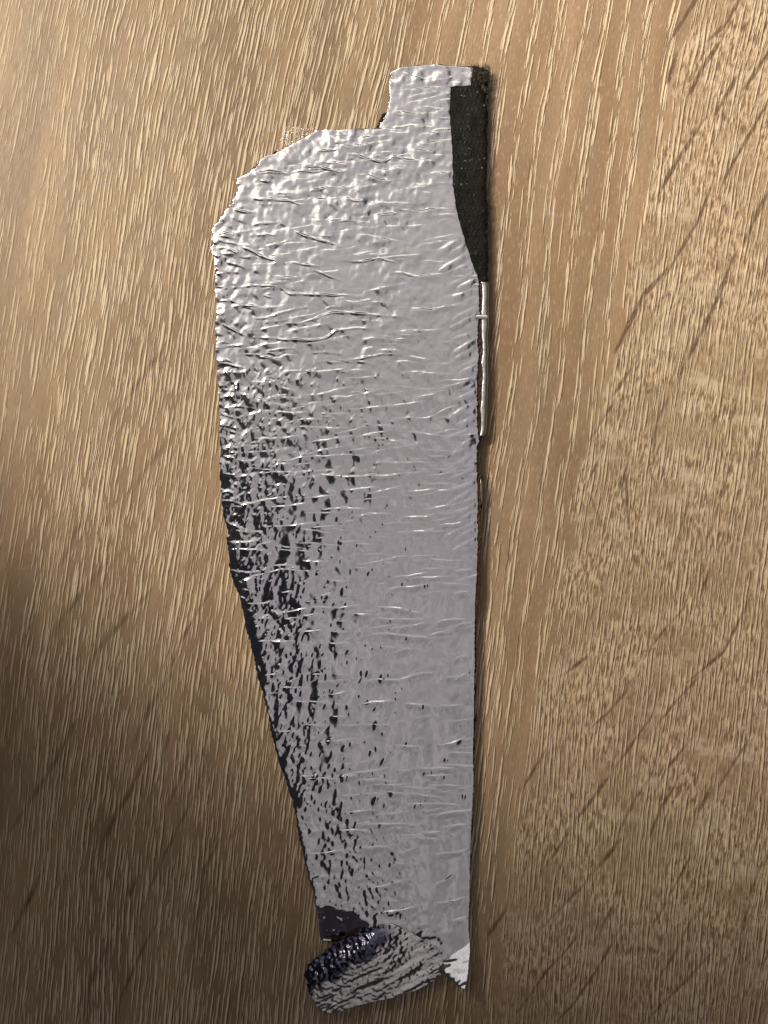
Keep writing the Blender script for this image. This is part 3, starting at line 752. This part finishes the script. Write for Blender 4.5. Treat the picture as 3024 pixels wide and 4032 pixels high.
def felt_h(Xv, Yv, a_l, a_r):
    j = np.clip(((Xv - 900) / 4.0).astype(int), 0, len(fx) - 1); i = np.clip(((Yv - 248) / 4.0).astype(int), 0, len(fy) - 1)
    foilx = Rraw(Yv)
    h = BASE - 11.5 + 1.1 * FN[i, j] + 1.0 * FN2[i, j]
    expo = smoothstep(0, 8, Xv - foilx)
    h = h + (3.6 * FN[i, j] + 3.0 * FN2[i, j] - 1.0) * (1 - smoothstep(315, 345, Yv)) * smoothstep(1850, 1862, Xv)
    h = h + 4.0 * expo
    pit = np.maximum(0, np.cos(Xv / 5.4 + 0.35 * np.sin(Yv / 60)) * np.cos(Yv / 8.2)) ** 6
    h = h - 2.2 * pit * expo
    h = h - 6 * np.exp(-np.clip(a_r, 0, None) / 7.0)
    h = h + np.interp(Yv, [0, 3000, 3500, 3600], [0, 0, 0, 0])
    return h
felt = strip_mesh("felt_backing", FL, FRn, 250, 3560, 4.0, felt_h, g.mat, scrap, 0.0, 830, 1940)

# smooth black film left on the felt where the foil peeled off
KL = lambda y: Rraw(y) - 4
KR = interp_table(crop([(640, 480), (800, 412), (870, 410), (910, 440), (940, 520), (955, 600), (965, 700), (985, 800), (1005, 900), (980, 1100), (985, 1250), (985, 1400), (985, 1600), (975, 1800), (968, 1900), (955, 2000), (975, 2100), (990, 2212)], 1650, 200, 3.6875)
                  + [(1921, 900), (1922, 1000), (1922, 1060), (1922, 1106)])
def KLn(y):
    y = np.asarray(y, float)
    return np.where(y < 336, np.interp(y, [311, 316, 336], [1868, 1860, 1856]), Rraw(y) - 5)
KRn = lambda y: KR(np.asarray(y, float)) + table_noise(12, np.asarray(y, float), 1.6, 7)
def film_h(Xv, Yv, a_l, a_r):
    j = np.clip(((Xv - 900) / 4.0), 0, len(fx) - 2); i = np.clip(((Yv - 248) / 4.0), 0, len(fy) - 2)
    h = BASE - 5.4 + 0.55 * FN2[i.astype(int), j.astype(int)]
    px_, py_ = 17.0, 26.0
    row = np.floor(Yv / py_)
    u_ = (Xv / px_ + 0.5 * (row % 2)) % 1.0 - 0.5
    v_ = (Yv / py_) % 1.0 - 0.5
    h = h + (1.1 + 0.5 * FN[i.astype(int), j.astype(int)]) * np.exp(-((u_ * px_ + 1.5 * np.sin(Yv / 40)) ** 2 + (v_ * py_) ** 2) / 14.0)
    h = h - 4.0 * np.exp(-np.clip(a_r, 0, None) / 6.0)
    return h
film = strip_mesh("black_film", KLn, KRn, 312, 1108, 2.5, film_h, gs.mat, scrap, -3.0, 1770, 1932)

# brown adhesive in the slit, and the slivers of foil beyond it
AR = interp_table(c6([(270, 385), (275, 400), (280, 500), (276, 620), (282, 700), (284, 900), (276, 970), (281, 1100), (273, 1180), (271, 1300), (269, 1480), (258, 1540),
                      (252, 1600), (244, 1700), (262, 1760), (266, 1850), (264, 1990), (262, 2200)]) + [(1888, 2350), (1878, 2420)])
AL = lambda y: Rraw(np.asarray(y, float)) - 8
ARn = lambda y: AR(np.asarray(y, float)) + table_noise(14, np.asarray(y, float), 1.3, 9)
adh = strip_mesh("adhesive_layer", AL, ARn, 1112, 2416, 3.0, lambda x, y, a, b: BASE - 6.4 + 0.9 * np.sin(x / 3.0 + y / 11.0) * np.cos(y / 7.0), br.mat, scrap, -4.0, 1855, 1925)
SLn = lambda y: AR(np.asarray(y, float)) - 2 + table_noise(15, np.asarray(y, float), 1.6, 37)
SR = interp_table(c6([(323, 388), (321, 600), (318, 900), (315, 1100), (311, 1300), (309, 1400), (303, 1480), (280, 1512)]))
SRn = lambda y: SR(np.asarray(y, float)) + table_noise(16, np.asarray(y, float), 1.2, 45)
sliv_n = RNG.standard_normal(400)
def sliver_h(x, y, a, b):
    cre = np.interp(y, np.arange(1100, 2000, 6), np.convolve(RNG.standard_normal(len(np.arange(1100, 2000, 6)) + 2), [0.5, 1, 0.5], 'valid'))
    h = 24.0 + 1.0 * cre + 1.1 * np.sin((x * 0.7 + y) / 5.0)
    return h - 7.0 * np.exp(-np.clip(b, 0, None) / 6.0) - 2.0 * np.exp(-np.clip(a, 0, None) / 3.0)
def sliver_obj(L_, R_, ya, yb):
    ys_ = np.arange(ya, yb + 1.5, 3.0)
    cre = np.convolve(RNG.standard_normal(len(ys_) + 4), [0.3, 0.8, 1, 0.8, 0.3], 'valid')
    def h_(x, y, a, b):
        c_ = np.interp(y, ys_, cre)
        h = BASE - 2.5 + 0.12 * c_ + 0.22 * np.sin((x * 0.9 + y) / 6.2 + 3 * np.sin(y / 31.0)) * smoothstep(ya + (yb - ya) * 0.45, yb, y)
        return h - 6.0 * np.exp(-np.clip(b, 0, None) / 5.0) - 2.0 * np.exp(-np.clip(a, 0, None) / 3.0)
    return strip_mesh("foil_sliver", L_, R_, ya, yb, 3.0, h_, wf.mat, scrap, -5.0, 1870, 1932)
s1_ = sliver_obj(SLn, SRn, 1110, 1717)
s1_["label"] = "narrow strip of foil left along the right edge"
L2 = interp_table(c6([(262, 1800), (264, 1900), (268, 2010)]) )
R2 = interp_table(c6([(266, 1800), (278, 1850), (277, 1950), (270, 2010)]))
s2_ = sliver_obj(lambda y: L2(np.asarray(y, float)), lambda y: R2(np.asarray(y, float)), 1880, 1988)
# a scrap of foil that still bridges the slit
bx = interp_table([(1876, 1236), (1874, 1258)]); bx2 = interp_table([(1912, 1236), (1920, 1244), (1922, 1258)])
strip_mesh("foil_bridge", lambda y: bx(np.asarray(y, float)), lambda y: bx2(np.asarray(y, float)), 1238, 1256, 3.0,
           lambda x, y, a, b: BASE + 0.4 - 0.04 * (x - 1874) + 2.2 * np.exp(-((y - 1247) / 5.0) ** 2), f.mat, scrap, -1.0, 1868, 1926)

# clear torn film at the upper left shoulder
TL = interp_table([(1130, 494), (1118, 500), (1112, 520), (1104, 545), (1098, 570), (1090, 590), (1085, 600)])
TR = interp_table([(1236, 494), (1243, 500), (1245, 506), (1226, 530), (1200, 550), (1170, 566), (1130, 586), (1095, 602)])
TN = fnoise((60, 80), 5, 1.3, RNG, -0.15)
def tfh(x, y, a, b):
    i = np.clip(((y - 490) / 2.0).astype(int), 0, 59); j = np.clip(((x - 1080) / 2.2).astype(int), 0, 79)
    return BASE - 9 + 0.4 * TN[i, j] + 0.03 * (x - 1085)
strip_mesh("clear_film", lambda y: TL(np.asarray(y, float)) + table_noise(21, np.asarray(y, float), 5, 5), lambda y: TR(np.asarray(y, float)) + 6, 494, 601, 2.5, tfh, cf.mat, scrap, -0.5, 1076, 1256)

# ------------------------------------------------------------------ flap folded over at the lower end
ML = interp_table([(1449, 3640), (1424, 3656), (1387, 3683), (1321, 3713), (1285, 3737), (1249, 3767), (1218, 3795), (1200, 3824), (1206, 3840), (1211, 3862), (1218, 3880), (1226, 3894),
                   (1236, 3918), (1252, 3940), (1260, 3958), (1284, 3975)])
MR = interp_table([(1540, 3632), (1585, 3650), (1650, 3684), (1712, 3724), (1742, 3760), (1742, 3815), (1724, 3840), (1683, 3870), (1629, 3892), (1568, 3910), (1500, 3924), (1411, 3943), (1363, 3956), (1316, 3977)])
MLn = lambda y: ML(np.asarray(y, float)) + table_noise(31, np.asarray(y, float), 3.2, 7)
MRn = lambda y: MR(np.asarray(y, float)) + table_noise(32, np.asarray(y, float), 5.0, 6)
mgx = np.arange(1188, 1752, 2.5); mgy = np.arange(3634, 3980, 2.5)
MX, MY = np.meshgrid(mgx, mgy)
nx_, ny_ = 0.526, 0.851
dM = (MX - 1201) * nx_ + (MY - 3828) * ny_
aM = (MX - 1201) * ny_ - (MY - 3828) * nx_
fade = 1 - smoothstep(250, 450, aM)
prof = np.interp(dM, [-20, 0, 25, 52, 80, 120, 200, 300], [2, 12, 34, 40, 37, 34, 28, 22])
kern = np.exp(-0.5 * (np.arange(-9, 10) / 4.0) ** 2); kern /= kern.sum()
low = np.interp(MY, [3500, 3860, 3980], [4.6, 8.6, 10])
MH = prof * fade + low * (1 - fade) + BASE
for ax_ in (0, 1):
    MH = np.apply_along_axis(lambda v: np.convolve(np.pad(v, 9, 'edge'), kern, 'valid'), ax_, MH)
ms = MX.shape
streaks = fnoise(ms, 18, 1.9, RNG, -0.42); lumps = fnoise(ms, 1.7, 1.5, RNG, -0.4)
MH += 0.6 * streaks * smoothstep(60, 110, dM) + 0.26 * lumps * (1 - smoothstep(55, 100, dM)) + 0.34 * lumps
MH += 5.0 * np.sin(dM / 11.0 + aM / 140.0) * smoothstep(110, 150, dM) * 0.18
def flap_h(x, y, a, b):
    j = np.clip((x - 1188) / 2.5, 0, ms[1] - 1.001); i = np.clip(np.round((y - 3634) / 2.5).astype(int), 0, ms[0] - 1)
    jj_ = j.astype(int); q = j - jj_
    return MH[i, jj_] * (1 - q) + MH[i, jj_ + 1] * q
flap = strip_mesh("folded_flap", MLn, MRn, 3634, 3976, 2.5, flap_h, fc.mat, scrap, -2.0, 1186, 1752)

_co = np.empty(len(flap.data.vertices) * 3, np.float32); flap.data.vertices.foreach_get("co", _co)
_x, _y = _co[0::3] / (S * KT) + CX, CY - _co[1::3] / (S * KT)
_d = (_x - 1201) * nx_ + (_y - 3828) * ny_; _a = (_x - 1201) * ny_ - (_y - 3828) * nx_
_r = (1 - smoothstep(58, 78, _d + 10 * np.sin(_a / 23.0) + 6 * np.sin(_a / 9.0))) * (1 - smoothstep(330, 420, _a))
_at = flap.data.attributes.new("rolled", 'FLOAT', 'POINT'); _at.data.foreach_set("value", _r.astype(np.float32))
_at = flap.data.attributes.new("crumple", 'FLOAT', 'POINT'); _at.data.foreach_set("value", (1 - smoothstep(240, 470, _a)).astype(np.float32))

# ------------------------------------------------------------------ loose felt fibres
fv, ff = [], []
def fibre(x, y, z, ang, n, r=0.8):
    pts = []
    for k_ in range(5):
        pts.append((x, y, z))
        x += math.cos(ang) * n / 4; y += math.sin(ang) * n / 4; z = max(1.0, z + random.uniform(-1.2, 0.9)); ang += random.uniform(-0.6, 0.6)
    b_ = len(fv)
    for i_, (a_, c_, d_) in enumerate(pts):
        rr = r * (1 - 0.15 * i_)
        for q_ in range(3):
            t_ = q_ * 2.094
            fv.append(P(a_ + rr * math.cos(t_), c_ + rr * math.cos(t_) * 0.4, d_ + rr * math.sin(t_)))
    for i_ in range(4):
        for q_ in range(3):
            a1_, a2_ = b_ + i_ * 3 + q_, b_ + i_ * 3 + (q_ + 1) % 3
            ff.append((a1_, a2_, a2_ + 3, a1_ + 3))
for k_ in range(620):
    y_ = random.choice([random.uniform(258, 400), random.uniform(258, 1110), random.uniform(700, 1110)])
    x_ = float(FR(np.array([y_]))[0]) + random.uniform(-7, 2)
    fibre(x_, y_, random.uniform(10, 43), random.uniform(-1.2, 1.2), random.uniform(8, 24))
for k_ in range(420):
    fibre(random.uniform(1855, 1925), random.uniform(254, 320), random.uniform(36, 50), random.uniform(0, 6.3), random.uniform(10, 26))
for k_ in range(110):
    a_, b_, q_ = random.choice(prot[:6])
    y_ = random.uniform(a_, b_); x_ = float(FL(np.array([y_]))[0]) + random.uniform(-2, 8)
    fibre(x_, y_, random.uniform(4, 15), random.uniform(2.0, 4.3), random.uniform(6, 14))
for k_ in range(90):
    fibre(random.choice([random.uniform(1600, 1640), random.uniform(1690, 1725), random.uniform(1560, 1850)]), random.uniform(250, 256), random.uniform(10, 20), random.uniform(-2.4, -0.7), random.uniform(5, 12))
fm = NT("felt_fibre")
fm.bsdf(Base_Color=fm.mix(fm.rng(fm.noise(fm.pos(), 1800, 2), 0.4, 0.65), (0.012, 0.010, 0.008), (0.20, 0.165, 0.10)), Roughness=0.7)
fz = mesh_obj("felt_fibres", fv, ff, fm.mat, scrap)
fz["kind"] = "stuff"
